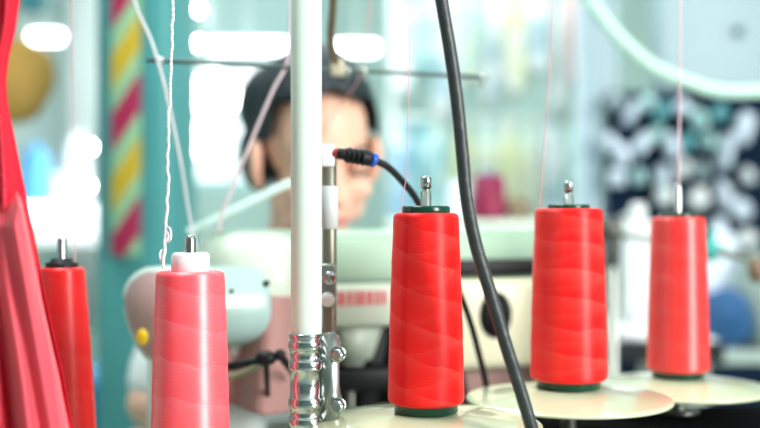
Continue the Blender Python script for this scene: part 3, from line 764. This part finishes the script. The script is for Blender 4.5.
# trousers
bm = bmesh.new()
for sx in (-1, 1):
    kn = hip + Vector((sx * .11, -.40, -.02)); an = Vector((kn.x, kn.y + .02, .12))
    capsule(bm, hip + Vector((sx * .085, 0, 0)), kn, .090, .068); capsule(bm, kn, an, .066, .052)
tr_ = build('trousers', bm, mat('dark_trousers', (.05, .06, .09), .8), per)
rm = tr_.modifiers.new('r', 'REMESH'); rm.mode = 'VOXEL'; rm.voxel_size = .008; rm.use_smooth_shade = True
st = thing('stool', 'plain stool under the seated woman', 'stool', (per.location.x - .02, 1.52 + .24, 0))
bm = bmesh.new(); lathe([(0, .33), (.17, .33), (.18, .34), (.18, .37), (.16, .382), (0, .382)], 40, bm); build('seat', bm, mat('stool_seat', (.25, .3, .3), .5), st)
for k in range(4):
    a = PI / 4 + k * PI / 2; bm = bmesh.new(); cyl(bm, (.16 * math.cos(a), .16 * math.sin(a), 0), (.11 * math.cos(a), .11 * math.sin(a), .335), .012); build('leg', bm, steel, st)

# ================================================================= BACKGROUND THINGS
def bundle(name, label, cat, c, s, m, seed, group=None, rotz=0., lump=.22):
    """a folded or bunched garment: creased, flattened below"""
    n = bmesh.new(); bmesh.ops.create_icosphere(n, subdivisions=4, radius=1)
    o3 = Vector((seed * 3.1, seed * 1.7, seed))
    for v in n.verts:
        p = v.co.copy(); k = 1 + lump * noise.noise(p * 1.3 + o3) + .03 * noise.noise(p * 3 + o3) + .025 * math.sin(p.z * 11 + 3 * noise.noise(p * 1.5 + o3))
        v.co = p * k
        if v.co.z < -.75: v.co.z = -.75
    bmesh.ops.scale(n, vec=s, verts=n.verts)
    o = build(name, n, m, loc=c, rot=(0, 0, rotz)); tag(o, label, cat, group); return o

lav = mat('lavender_white_cloth', (.80, .87, 1.), .8); ivory = mat('ivory_cloth', (.86, .88, .76), .8); sky_ = mat('sky_blue_cloth', (.12, .40, .72), .8)
palem = mat('pale_mint_cloth', (.50, .76, .76), .8); tealc = mat('teal_cloth', (.16, .45, .50), .8); navy = mat('navy_cloth', (.015, .03, .075), .8)
snow = mat('snow_cloth', (.92, .94, .96), .8); grey = mat('grey_cloth', (.42, .52, .56), .8); ochre = mat('ochre_cloth', (.46, .27, .06), .8); pinkc = mat('pinkish_cloth', (.8, .55, .55), .8)
yellowish = mat('pale_yellow_cloth', (.82, .86, .58), .8); bluec = mat('blue_cloth', (.03, .12, .30), .8)

# --- dark pegboard of hanging bundles, right side
DR = 3.1
xl, xr = P(618, 0, DR).x, P(800, 0, DR).x
w_ = xr - xl; ztop = P(0, 86, DR).z
navyb = mat('navy_board', (.004, .016, .040), .85, spec=.15)
rk = thing('display_board', 'dark navy standing board hung with pale yarn and cloth bundles', 'board', ((xl + xr) / 2, DR + .16, 0))
build('board_panel', box(bmesh.new(), (0, 0, ztop / 2), (w_, .03, ztop), .004), navyb, rk, False)
for sx in (-1, 1): build('foot', box(bmesh.new(), (sx * (w_ / 2 - .06), 0, .02), (.05, .5, .04), .005), navyb, rk, False)
words = {'l': ('lavender-white', lav), 's': ('snow white', snow), 'm': ('pale mint', palem), 'g': ('grey-blue', grey), 't': ('teal', tealc)}
spec = [  # px, py, half width, half height, tilt, kind
    ('top row', [(622, 100, 9, 11, 10, 'g'), (637, 112, 7, 17, -28, 'l'), (654, 100, 8, 13, -18, 'm'), (668, 110, 7, 16, -35, 't'), (690, 106, 9, 12, 12, 'l'), (706, 118, 9, 17, 10, 'm'), (727, 112, 8, 12, -10, 't'), (752, 128, 11, 24, -14, 'l')]),
    ('second row', [(617, 142, 8, 15, 12, 'l'), (628, 155, 9, 17, 8, 'l'), (648, 143, 9, 18, -14, 'l'), (661, 133, 7, 14, -30, 'm'), (678, 145, 9, 20, 15, 'l'), (694, 141, 8, 14, -10, 't'), (716, 140, 8, 12, -20, 'm'), (733, 152, 8, 27, -9, 'l'), (756, 176, 8, 12, 5, 's')]),
    ('third row', [(623, 178, 11, 13, 10, 'l'), (644, 176, 8, 13, 8, 'm'), (669, 176, 9, 16, 6, 'l'), (690, 168, 9, 14, -10, 's'), (709, 170, 7, 13, 10, 'g'), (733, 196, 10, 21, 16, 'l')]),
    ('bottom row', [(635, 222, 14, 9, 0, 's'), (671, 196, 12, 15, -5, 's'), (706, 198, 12, 17, -15, 's'), (726, 226, 10, 13, 0, 'l'), (750, 210, 12, 15, 8, 'l'), (754, 240, 13, 12, 0, 's')]),
]
ordn = ['first', 'second', 'third', 'fourth', 'fifth', 'sixth', 'seventh', 'eighth', 'ninth']
for rn, items in spec:
    for k, (px, py, hw, hh, tilt, ci) in enumerate(items):
        wn, wm = words[ci]; s_ = DR / F
        o = bundle('hanging_bundle', '%s bundle hanging on the navy board, %s, %s from the left' % (wn, rn, ordn[k]), 'bundle',
               P(px, py, DR) + Vector((0, .075, 0)), (hw * s_ * .76, .050, hh * s_ * .80), wm, px + py, 'bundles hanging on the navy board', 0, .3)
        o.rotation_euler = (0, math.radians(-tilt), 0)
# pale wall panel above the rack with a dark knob
wp = thing('wall_box', 'pale blue-white switch box above the navy rack', 'switch box', (P(738, 0, 3.0).x, DR + .16, ztop + .001))
build('box_body', box(bmesh.new(), (0, 0, .16), (.34, .14, .32), .02), mat('box_bluewhite', (.46, .58, .64), .5), wp)
bm = bmesh.new(); q = P(745, 28, 3.12); lathe([(0, 0), (.014, 0), (.014, .02), (0, .022)], 20, bm, Matrix.Translation((q.x - wp.location.x, -.07, q.z - wp.location.z)) @ Matrix.Rotation(PI / 2, 4, 'X')); build('dial', bm, mat('dial_teal', (.02, .12, .14), .4), wp)

# --- mint bent pipe, right
bm = bmesh.new(); D = 1.9
tube(bm, [(P(560, -60, D)), P(580, -18, D), P(602, 17, D), P(630, 48, D), P(655, 68, D), P(685, 81, D), P(712, 90, D), P(742, 92, D), P(800, 88, D), P(900, 84, D)], .0125, 20)
tube(bm, [P(560, -60, D), P(552, -120, D), (P(552, 0, D).x, D, 3.0)], .0125, 20)
tag(build('bent_pipe', bm, mat('mint_pipe', (.60, .86, .74), .22, coat=.5)), 'mint painted bent pipe sweeping down across the upper right', 'pipe')

# --- far workstation: table, white cone, rod
ft = thing('side_table', 'white side table with black front edge behind the cones', 'table', (.585, 2.5, 0))
zt2 = P(0, 342, 2.2).z
build('table_top', box(bmesh.new(), (0, .02, zt2 - .008), (.27, .56, .016), .003), snow, ft, False)
build('edge_band', box(bmesh.new(), (0, -.285, zt2 - .022), (.27, .03, .042), .004), black, ft, False)
for sx in (-.11, .11):
    for sy in (-.2, .25): build('leg', box(bmesh.new(), (sx, sy, (zt2 - .02) / 2), (.03, .03, zt2 - .02)), steel, ft, False)
q = P(638, 345, 2.28); wz = zt2
t = thing('white_thread_cone', 'large white thread cone on a broad base on the side table', 'thread cone', (q.x, 2.28, wz))
bm = lathe([(0, .022), (.040, .022), (.038, .07), (.031, .245), (.026, .25), (0, .25)], 48, uv=False); build('thread_winding', bm, snow, t)
bm = lathe([(0, 0), (.062, 0), (.064, .006), (.062, .018), (.045, .03), (0, .03)], 48); build('base_disc', bm, whitep, t)
bm = lathe([(0, .25), (.018, .25), (.018, .275), (.013, .29), (0, .29)], 32); build('core_cap', bm, snow, t)
# metal rod with teal clamp and brown ball
rd = thing('bracket_rod', 'grey metal rod with teal wing clamp at the right edge', 'rod', (0, 0, 0))
p0, p1 = P(596, 229, 1.75), P(790, 266, 1.55)
bm = bmesh.new(); cyl(bm, p0, p1, .0062, 20); build('rod', bm, steel, rd)
q = p0.lerp(p1, .60); bm = bmesh.new(); cyl(bm, q + Vector((-.012, 0, .003)), q + Vector((.014, 0, -.003)), .015, 20); box(bm, q + Vector((.002, -.005, .016)), (.010, .012, .032), .003, Matrix.Rotation(.4, 3, 'Y')); box(bm, q + Vector((.016, -.005, .002)), (.020, .010, .010), .003)
build('wing_clamp', bm, mat('teal_plastic', (.0, .38, .34), .35), rd)
bm = bmesh.new(); q = P(757, 270, 1.55); ell(bm, q, (.014, .014, .020)); build('brown_knob', bm, mat('brown_wood', (.22, .14, .09), .4), rd)
bm = bmesh.new(); q = P(612, 240, 1.74); cyl(bm, q + Vector((-.022, 0, .018)), q + Vector((.014, 0, .018)), .020); cyl(bm, q + Vector((0, 0, .02)), q + Vector((.0, 0, -.045)), .012); build('tension_unit', bm, mat('dark_brown_metal', (.10, .10, .09), .4, .5), rd)
bm = bmesh.new(); cyl(bm, (q.x, q.y, 0), (q.x, q.y, q.z), .010); build('upright', bm, steel, rd)
# trolley with blue cloth heap at far right
cr = thing('cloth_trolley', 'low trolley holding blue and lavender cloth at the right edge', 'trolley', (.94, 2.75, 0))
zc = P(0, 345, 2.7).z
build('tray', box(bmesh.new(), (0, 0, zc - .015), (.40, .36, .03), .004), mat('tray_greygreen', (.42, .52, .48), .5), cr, False)
for sx in (-.18, .18):
    for sy in (-.15, .15): build('leg', box(bmesh.new(), (sx, sy, (zc - .03) / 2), (.025, .025, zc - .03)), steel, cr, False)
bundle('cloth_heap', 'blue cloth heap on the trolley at the right edge', 'cloth heap', (P(722, 0, 2.68).x, 2.68, zc + .063), (.042, .10, .084), bluec, 5, None, .3)
bundle('cloth_heap', 'tall lavender-white cloth heap behind the blue one on the trolley', 'cloth heap', (P(726, 0, 2.75).x, 2.80, zc + .128), (.070, .06, .17), lav, 9)
bundle('cloth_heap', 'grey-green cloth heap at the far end of the trolley', 'cloth heap', (P(756, 0, 2.7).x, 2.68, zc + .105), (.050, .10, .14), mat('greygreen_cloth', (.36, .44, .40), .8), 13)
# --- tall garment rail in the centre with pale garments hanging
gx0, gx1 = P(392, 0, 4.2).x, P(585, 0, 4.2).x
gr2 = thing('garment_rail', 'long steel garment rail in front of the far wall', 'garment rail', ((gx0 + gx1) / 2, 4.2, 0))
L2 = (gx1 - gx0) / 2
for zr in (2.02, 1.46):
    bm = bmesh.new(); cyl(bm, (-L2, 0, zr), (L2, 0, zr), .012); build('rail_bar', bm, white, gr2)
for sx in (-1, 1):
    bm = bmesh.new(); cyl(bm, (sx * L2, 0, 0), (sx * L2, 0, 2.03), .014); build('upright', bm, white, gr2)
    bm = bmesh.new(); box(bm, (sx * L2, 0, .02), (.05, .5, .04), .01); build('foot', bm, steel, gr2)
def print_mat(name, a, b, scale):
    m = mat(name, a, .8); nt = m.node_tree; bb = nt.nodes['Principled BSDF']
    tc = nt.nodes.new('ShaderNodeTexCoord'); nz = nt.nodes.new('ShaderNodeTexNoise'); nz.inputs['Scale'].default_value = scale; nz.inputs['Detail'].default_value = 2
    nt.links.new(tc.outputs['Object'], nz.inputs['Vector'])
    rp = nt.nodes.new('ShaderNodeValToRGB'); rp.color_ramp.elements[0].position = .46; rp.color_ramp.elements[1].position = .60
    rp.color_ramp.elements[0].color = (*a, 1); rp.color_ramp.elements[1].color = (*b, 1)
    nt.links.new(nz.outputs['Fac'], rp.inputs[0]); nt.links.new(rp.outputs[0], bb.inputs['Base Color']); return m
snowp = print_mat('white_print', (.92, .94, .96), (.50, .66, .72), 9); ivoryp = print_mat('ivory_print', (.86, .88, .74), (.70, .86, .80), 8)
mintp = print_mat('mint_print', (.70, .86, .82), (.35, .62, .66), 10); yelp = print_mat('yellow_print', (.80, .84, .56), (.88, .90, .82), 8)
tealp = print_mat('teal_print', (.18, .46, .52), (.70, .82, .84), 9); skyp = print_mat('sky_print', (.35, .60, .78), (.85, .90, .92), 10); greyp = print_mat('grey_print', (.62, .68, .68), (.80, .84, .84), 9)
def hung(label, px, ztop_, hgt, wid, m, seed, y=4.2):
    x = P(px, 0, 4.2).x; bm = bmesh.new(); NU, NV = 26, 14; g = []
    for j in range(NV + 1):
        v = j / NV; row = []
        ww = wid * (.35 + .65 * min(1, v * 5)) * (1 + .12 * v)
        for i in range(2 * NU):
            a = 2 * PI * i / (2 * NU)
            dep = .05 * (.4 + .6 * min(1, v * 3)) * (1 + .35 * math.sin(a * 6 + seed + v * 2))
            row.append(bm.verts.new((x + ww / 2 * math.cos(a) * (1 + .05 * math.sin(a * 5 + seed)), y + dep * math.sin(a), ztop_ - .014 - hgt * v - .02 * (1 - abs(math.cos(a))) * (v > .9))))
        g.append(row)
    k = 2 * NU
    for a, b in zip(g, g[1:]):
        for i in range(k): bm.faces.new((a[i], a[(i + 1) % k], b[(i + 1) % k], b[i]))
    bm.faces.new(g[0]); bm.faces.new(g[-1][::-1])
    tube(bm, [Vector((x, y, ztop_ - .02)), Vector((x, y + .01, ztop_ + .012)), Vector((x, y, ztop_ + .02))], .003, 6, 3)
    tag(build('hanging_garment', bm, m), label, 'garment', 'garments on the far rail')
up = [(402, snowp, 'snow white'), (424, mintp, 'pale mint'), (446, snowp, 'snow white'), (470, ivoryp, 'ivory'), (492, snowp, 'snow white'), (514, yelp, 'pale yellow'), (536, snowp, 'snow white'), (560, greyp, 'grey-blue'), (577, pinkc, 'dusty pink')]
for k, (px, m_, wn) in enumerate(up):
    hung('%s garment on the far rail, upper bar, %s' % (wn, ['at its left end', 'beside the left end', 'left of the black hose', 'just right of the black hose', 'fifth along', 'left of the long white one', 'over the wide red cone', 'beside the pink one', 'at its right end'][k]),
         px, 2.02, (.44, .36, .52, .40, .48)[k % 5], (.09, .07, .10)[k % 3], m_, k * 1.3)
lo = [(400, skyp, 'sky blue'), (420, tealp, 'teal'), (438, mintp, 'pale mint'), (462, yelp, 'pale yellow'), (486, ivoryp, 'ivory'), (508, yelp, 'pale yellow'), (530, ivoryp, 'ivory'), (552, snowp, 'snow white'), (572, mintp, 'pale mint')]
for k, (px, m_, wn) in enumerate(lo):
    hung('%s garment on the far rail, lower bar, %s' % (wn, ['at its left end', 'beside the left end', 'above the cone beside the hose', 'against the black hose', 'above the magenta cone', 'right of the magenta cone', 'left of the wide red cone', 'above the wide red cone', 'at its right end'][k]),
         px, 1.46, (.40, .46, .36, .50)[k % 4], (.08, .10, .085)[k % 3], m_, k * 2.1 + 5)
# --- low cabinet with magenta thread cone
cb = thing('low_cabinet', 'cream cabinet behind the sewing machine arm', 'cabinet', (P(482, 0, 2.3).x, 2.45, 0))
zcb = P(0, 220, 2.25).z
build('cabinet_body', box(bmesh.new(), (0, 0, zcb / 2 - .01), (.40, .38, zcb - .02), .005), cream, cb, False)
build('cabinet_top', box(bmesh.new(), (0, -.005, zcb - .01), (.42, .41, .02), .004), mat('cabinet_top_cream', (.80, .86, .76), .4), cb, False)
build('door', box(bmesh.new(), (0, -.195, zcb / 2), (.36, .012, zcb - .14), .004), mint, cb, False)
q = P(490, 0, 2.3)
t = thing('magenta_thread_cone', 'dark magenta thread cone standing on the cream cabinet', 'thread cone', (q.x, 2.32, zcb))
mg = mat('magenta_thread', (.28, .008, .06), .5, noise_amt=.3)
build('thread_winding', lathe([(0, .006), (.040, .006), (.0405, .012), (.033, .095), (.029, .098), (0, .098)], 48), mg, t)
build('base_ring', lathe([(0, 0), (.034, 0), (.034, .007), (0, .007)], 40), black, t); build('core_cap', lathe([(0, .098), (.018, .098), (.018, .104), (0, .105)], 32), mat('blue_cap', (.1, .2, .5), .4), t)
q = P(461, 0, 2.3)
t = thing('lilac_thread_cone', 'pale lilac thread cone left of the magenta cone on the cabinet', 'thread cone', (q.x, 2.34, zcb))
build('thread_winding', lathe([(0, .006), (.030, .006), (.030, .012), (.024, .085), (0, .088)], 48), lav, t); build('base_ring', lathe([(0, 0), (.026, 0), (.026, .007), (0, .007)], 40), whitep, t)
bundle('pin_cushion', 'small brown pin cushion beside the magenta cone', 'pin cushion', (P(518, 0, 2.3).x, 2.3, zcb + .022), (.026, .026, .030), mat('brown_felt', (.24, .18, .12), .8), 3)

# --- left background
# ochre bag hanging from a cord
og = thing('ochre_bag', 'ochre cloth bag hanging behind the red cloth', 'bag', (P(14, 0, 2.6).x, 2.6, 0))
n = bmesh.new(); bmesh.ops.create_icosphere(n, subdivisions=4, radius=1)
for v in n.verts: v.co *= 1 + .14 * noise.noise(v.co * 2 + Vector((3, 1, 0)))
bmesh.ops.scale(n, vec=(.095, .05, .110), verts=n.verts); bmesh.ops.rotate(n, matrix=Matrix.Rotation(.35, 3, 'Y'), verts=n.verts); bmesh.ops.translate(n, vec=(0, 0, P(0, 82, 2.6).z), verts=n.verts); build('bag_body', n, ochre, og)
bm = bmesh.new(); cyl(bm, (0, 0, P(0, 50, 2.6).z), (0, 0, 3.0), .004); build('bag_cord', bm, ochre, og)
# fluorescent fitting seen through the gap, plus added glow for reflected glints and window glare
glow = mat('lamp_glow', (.95, 1., 1.), emit=6.); glintm = mat('glint_glow', (.93, 1., 1.), emit=150.); blob = mat('window_glare', (.93, 1., 1.), emit=9.)
def hang_lamp(label, px, py, D, m, r=None, bar=None):
    q = P(px, py, D); t = thing('hanging_lamp', label, 'lamp', (q.x, D, q.z), 0, 'hanging lamps at the far end')
    bm = bmesh.new()
    if bar: box(bm, (0, 0, 0), bar, min(bar) * .4)
    else: ell(bm, (0, 0, 0), (r, r, r))
    build('lamp_bulb', bm, m, t)
    bm = bmesh.new(); zt_ = bar[2] / 2 if bar else r; cyl(bm, (0, 0, zt_ * .8), (0, 0, 3.0 - q.z), .0025); 
    if not bar: cyl(bm, (0, 0, zt_ * .7), (0, 0, zt_ * .7 + .012), r * .8)
    build('lamp_cord', bm, white, t)
hang_lamp('bright tube lamp hanging beside the ochre bag', 46, 37, 3.6, glow, bar=(.115, .04, .04))
hang_lamp('glowing ball standing in for a glint left of the teal column, upper of the two', 90, 147, 4.0, glintm, .0105)  # this and the next three are reflected glints built as glowing balls
hang_lamp('glowing ball standing in for a glint left of the teal column, lower of the two', 87, 186, 3.7, glintm, .0125)
hang_lamp('glowing ball standing in for a glint right of the teal column near the top edge', 197, 9, 4.0, glintm, .0125)
hang_lamp('glowing ball standing in for a glint right of the teal column, lower than its neighbour', 197, 43, 4.2, glintm, .0125)
hang_lamp('round glow ball standing in for window glare left of the dark hair, above', 214, 95, 3.9, blob, .085)  # pair of glowing balls added for the round glare of the window
hang_lamp('round glow ball standing in for window glare left of the dark hair, below', 208, 138, 4.1, blob, .080)
hang_lamp('bright tube lamp to the left of the white pole near the top', 248, 46, 3.8, glow, bar=(.28, .05, .04))
hang_lamp('bright tube lamp to the right of the white pole near the top', 356, 48, 3.9, glow, bar=(.16, .05, .04))
hang_lamp('added glow bar for a lit area over the cutting table, left of the teal column', 52, 214, 3.45, glow, bar=(.24, .06, .06))  # glowing bar added to brighten a lit area, not a real fitting
# white work surface with lit white cloths below the left window
lt = thing('cutting_table', 'white cutting table below the far left window', 'table', (-1.3, 4.0, 0))
zl = P(0, 232, 4.0).z
build('table_top', box(bmesh.new(), (-.3, 0, zl - .02), (1.5, .8, .04), .005), snow, lt, False)
for sx in (-.98, .38):
    for sy in (-.3, .3): build('leg', box(bmesh.new(), (sx, sy, (zl - .04) / 2), (.05, .05, zl - .04)), white, lt, False)
bundle('cloth_pile', 'white cloth pile on the cutting table left of the teal column', 'cloth pile', (P(60, 0, 3.9).x, 3.9, zl + .045), (.19, .16, .07), snow, 21)
bundle('cloth_pile', 'blue cloth pile at the left end of the cutting table', 'cloth pile', (P(30, 0, 4.0).x, 4.05, zl + .17), (.070, .10, .17), sky_, 22)
bundle('cloth_pile', 'pale mint cloth pile right of the blue one on the cutting table', 'cloth pile', (P(66, 0, 4.0).x, 4.16, zl + .18), (.050, .08, .21), snow, 23)
# blue drum-like bin behind the scarlet cone, pale cabinet under the table line
bn = thing('blue_bin', 'blue plastic bin on the floor left of the teal column', 'bin', (P(84, 0, 2.6).x, 2.66, 0))
build('bin_body', lathe([(0, 0), (.10, 0), (.12, .62), (.125, .63), (.125, .655), (.115, .655), (.11, .6), (0, .58)], 40), mat('bin_blue', (.02, .28, .62), .4), bn)
build('bin_lid', lathe([(0, .70), (.06, .695), (.128, .67), (.128, .655), (0, .655)], 40), mat('bin_blue', (.02, .28, .62), .4), bn)
# white curtain by the left window
bm = bmesh.new(); NU = 80; top_, bot_ = [], []
x0, x1 = P(66, 0, 5.2).x, P(104, 0, 5.2).x
for i in range(NU + 1):
    u = i / NU; y = 5.2 + .02 * math.sin(u * 30)
    top_.append(bm.verts.new((x0 + (x1 - x0) * u, y, 2.6))); bot_.append(bm.verts.new((x0 + (x1 - x0) * u, y + .004, .5)))
for i in range(NU): bm.faces.new((top_[i], top_[i + 1], bot_[i + 1], bot_[i]))
o = build('white_curtain', bm, mat('curtain_white', (.86, .92, .92), .9)); o.modifiers.new('s', 'SOLIDIFY').thickness = .004
tag(o, 'white curtain hanging beside the far left window', 'curtain')
bd3 = thing('dimming_blind', 'pale off-white blind added to dim the window left of the teal column', 'blind', (-1.985, YB - .03, 0))  # blind added to make this window less bright
zb_ = P(0, 172, YB).z
build('blind_sheet', box(bmesh.new(), (0, 0, (2.56 + zb_) / 2), (.80, .006, 2.56 - zb_)), mat('blind_offwhite', (.74, .86, .86), .8), bd3, False)
build('bottom_bar', box(bmesh.new(), (0, 0, zb_), (.81, .02, .03), .005), white, bd3, False)
dt = thing('ceiling_duct', 'dark teal duct dropping from the ceiling beside the red cloth', 'duct', (P(37, 0, 4.6).x, 4.6, 0))
zd = P(0, 8, 4.6).z
build('duct_body', box(bmesh.new(), (0, 0, (3.0 + zd) / 2), (.13, .13, 3.0 - zd), .01), mat('duct_teal', (.04, .20, .22), .5), dt, False)
build('duct_collar', box(bmesh.new(), (0, 0, zd), (.15, .15, .03), .006), mat('duct_teal', (.04, .20, .22), .5), dt, False)
# blind added to darken the top of the second window
bd2 = thing('dimming_blind', 'pale grey-teal blind added to darken the top of the bright far window', 'blind', (-.73, YB - .03, 0))
zb_ = P(0, 66, YB).z
build('blind_sheet', box(bmesh.new(), (0, 0, (2.5 + zb_) / 2), (.84, .006, 2.5 - zb_)), mat('blind_greyteal', (.50, .68, .68), .8), bd2, False)
build('bottom_bar', box(bmesh.new(), (0, 0, zb_), (.85, .02, .03), .005), white, bd2, False)
bm = bmesh.new(); cyl(bm, (-.44, 0, 2.52), (.44, 0, 2.52), .025); build('roller', bm, white, bd2)
# curtain track
bm = bmesh.new(); cyl(bm, (x0 - .05, 5.2, 2.61), (x1 + .05, 5.2, 2.61), .012); cyl(bm, (x0, 5.2, 2.61), (x0, 5.6, 2.61), .008); cyl(bm, (x1, 5.2, 2.61), (x1, 5.6, 2.61), .008)
tag(build('curtain_track', bm, white), 'white track above the far left curtain', 'curtain track')

# ================================================================= LIGHT
w = bpy.data.worlds.new('World'); sc.world = w; w.use_nodes = True
bg = w.node_tree.nodes['Background']; bg.inputs[0].default_value = (.86, .98, 1.0, 1); bg.inputs[1].default_value = 1.7
def area(name, loc, target, size, sizey, power, color=(1, 1, 1)):
    l = bpy.data.lights.new(name, 'AREA'); l.shape = 'RECTANGLE'; l.size = size; l.size_y = sizey; l.energy = power; l.color = color
    o = bpy.data.objects.new(name, l); COL.objects.link(o); o.location = loc
    o.rotation_euler = (Vector(target) - Vector(loc)).to_track_quat('-Z', 'Y').to_euler(); return o
area('workshop_window_light', (2.3, -1.0, 1.9), (.0, 1.0, 1.0), .9, 1.8, 104, (1, .99, .97))
area('ceiling_tube_light', (-.2, 3.6, 2.9), (-.2, 3.6, 0), 2.6, 1.2, 36, (.92, 1, 1))
area('ceiling_tube_light_near', (-.5, 1.3, 2.7), (0, 1.2, 1.0), 1.2, .5, 22, (.94, 1, 1))

# ================================================================= CAMERA
cam = bpy.data.cameras.new('Camera'); co = bpy.data.objects.new('Camera', cam); COL.objects.link(co)
co.location = (0, 0, CZ); co.rotation_euler = (PI / 2, 0, 0)
cam.lens = 50; cam.sensor_width = 36; cam.clip_start = .01
cam.dof.use_dof = True; cam.dof.focus_distance = .865; cam.dof.aperture_fstop = 2.3
sc.camera = co
sc.view_settings.view_transform = 'Standard'; sc.view_settings.look = 'None'
sc.view_settings.exposure = .5; sc.view_settings.gamma = 1
sc.cycles.use_denoising = True
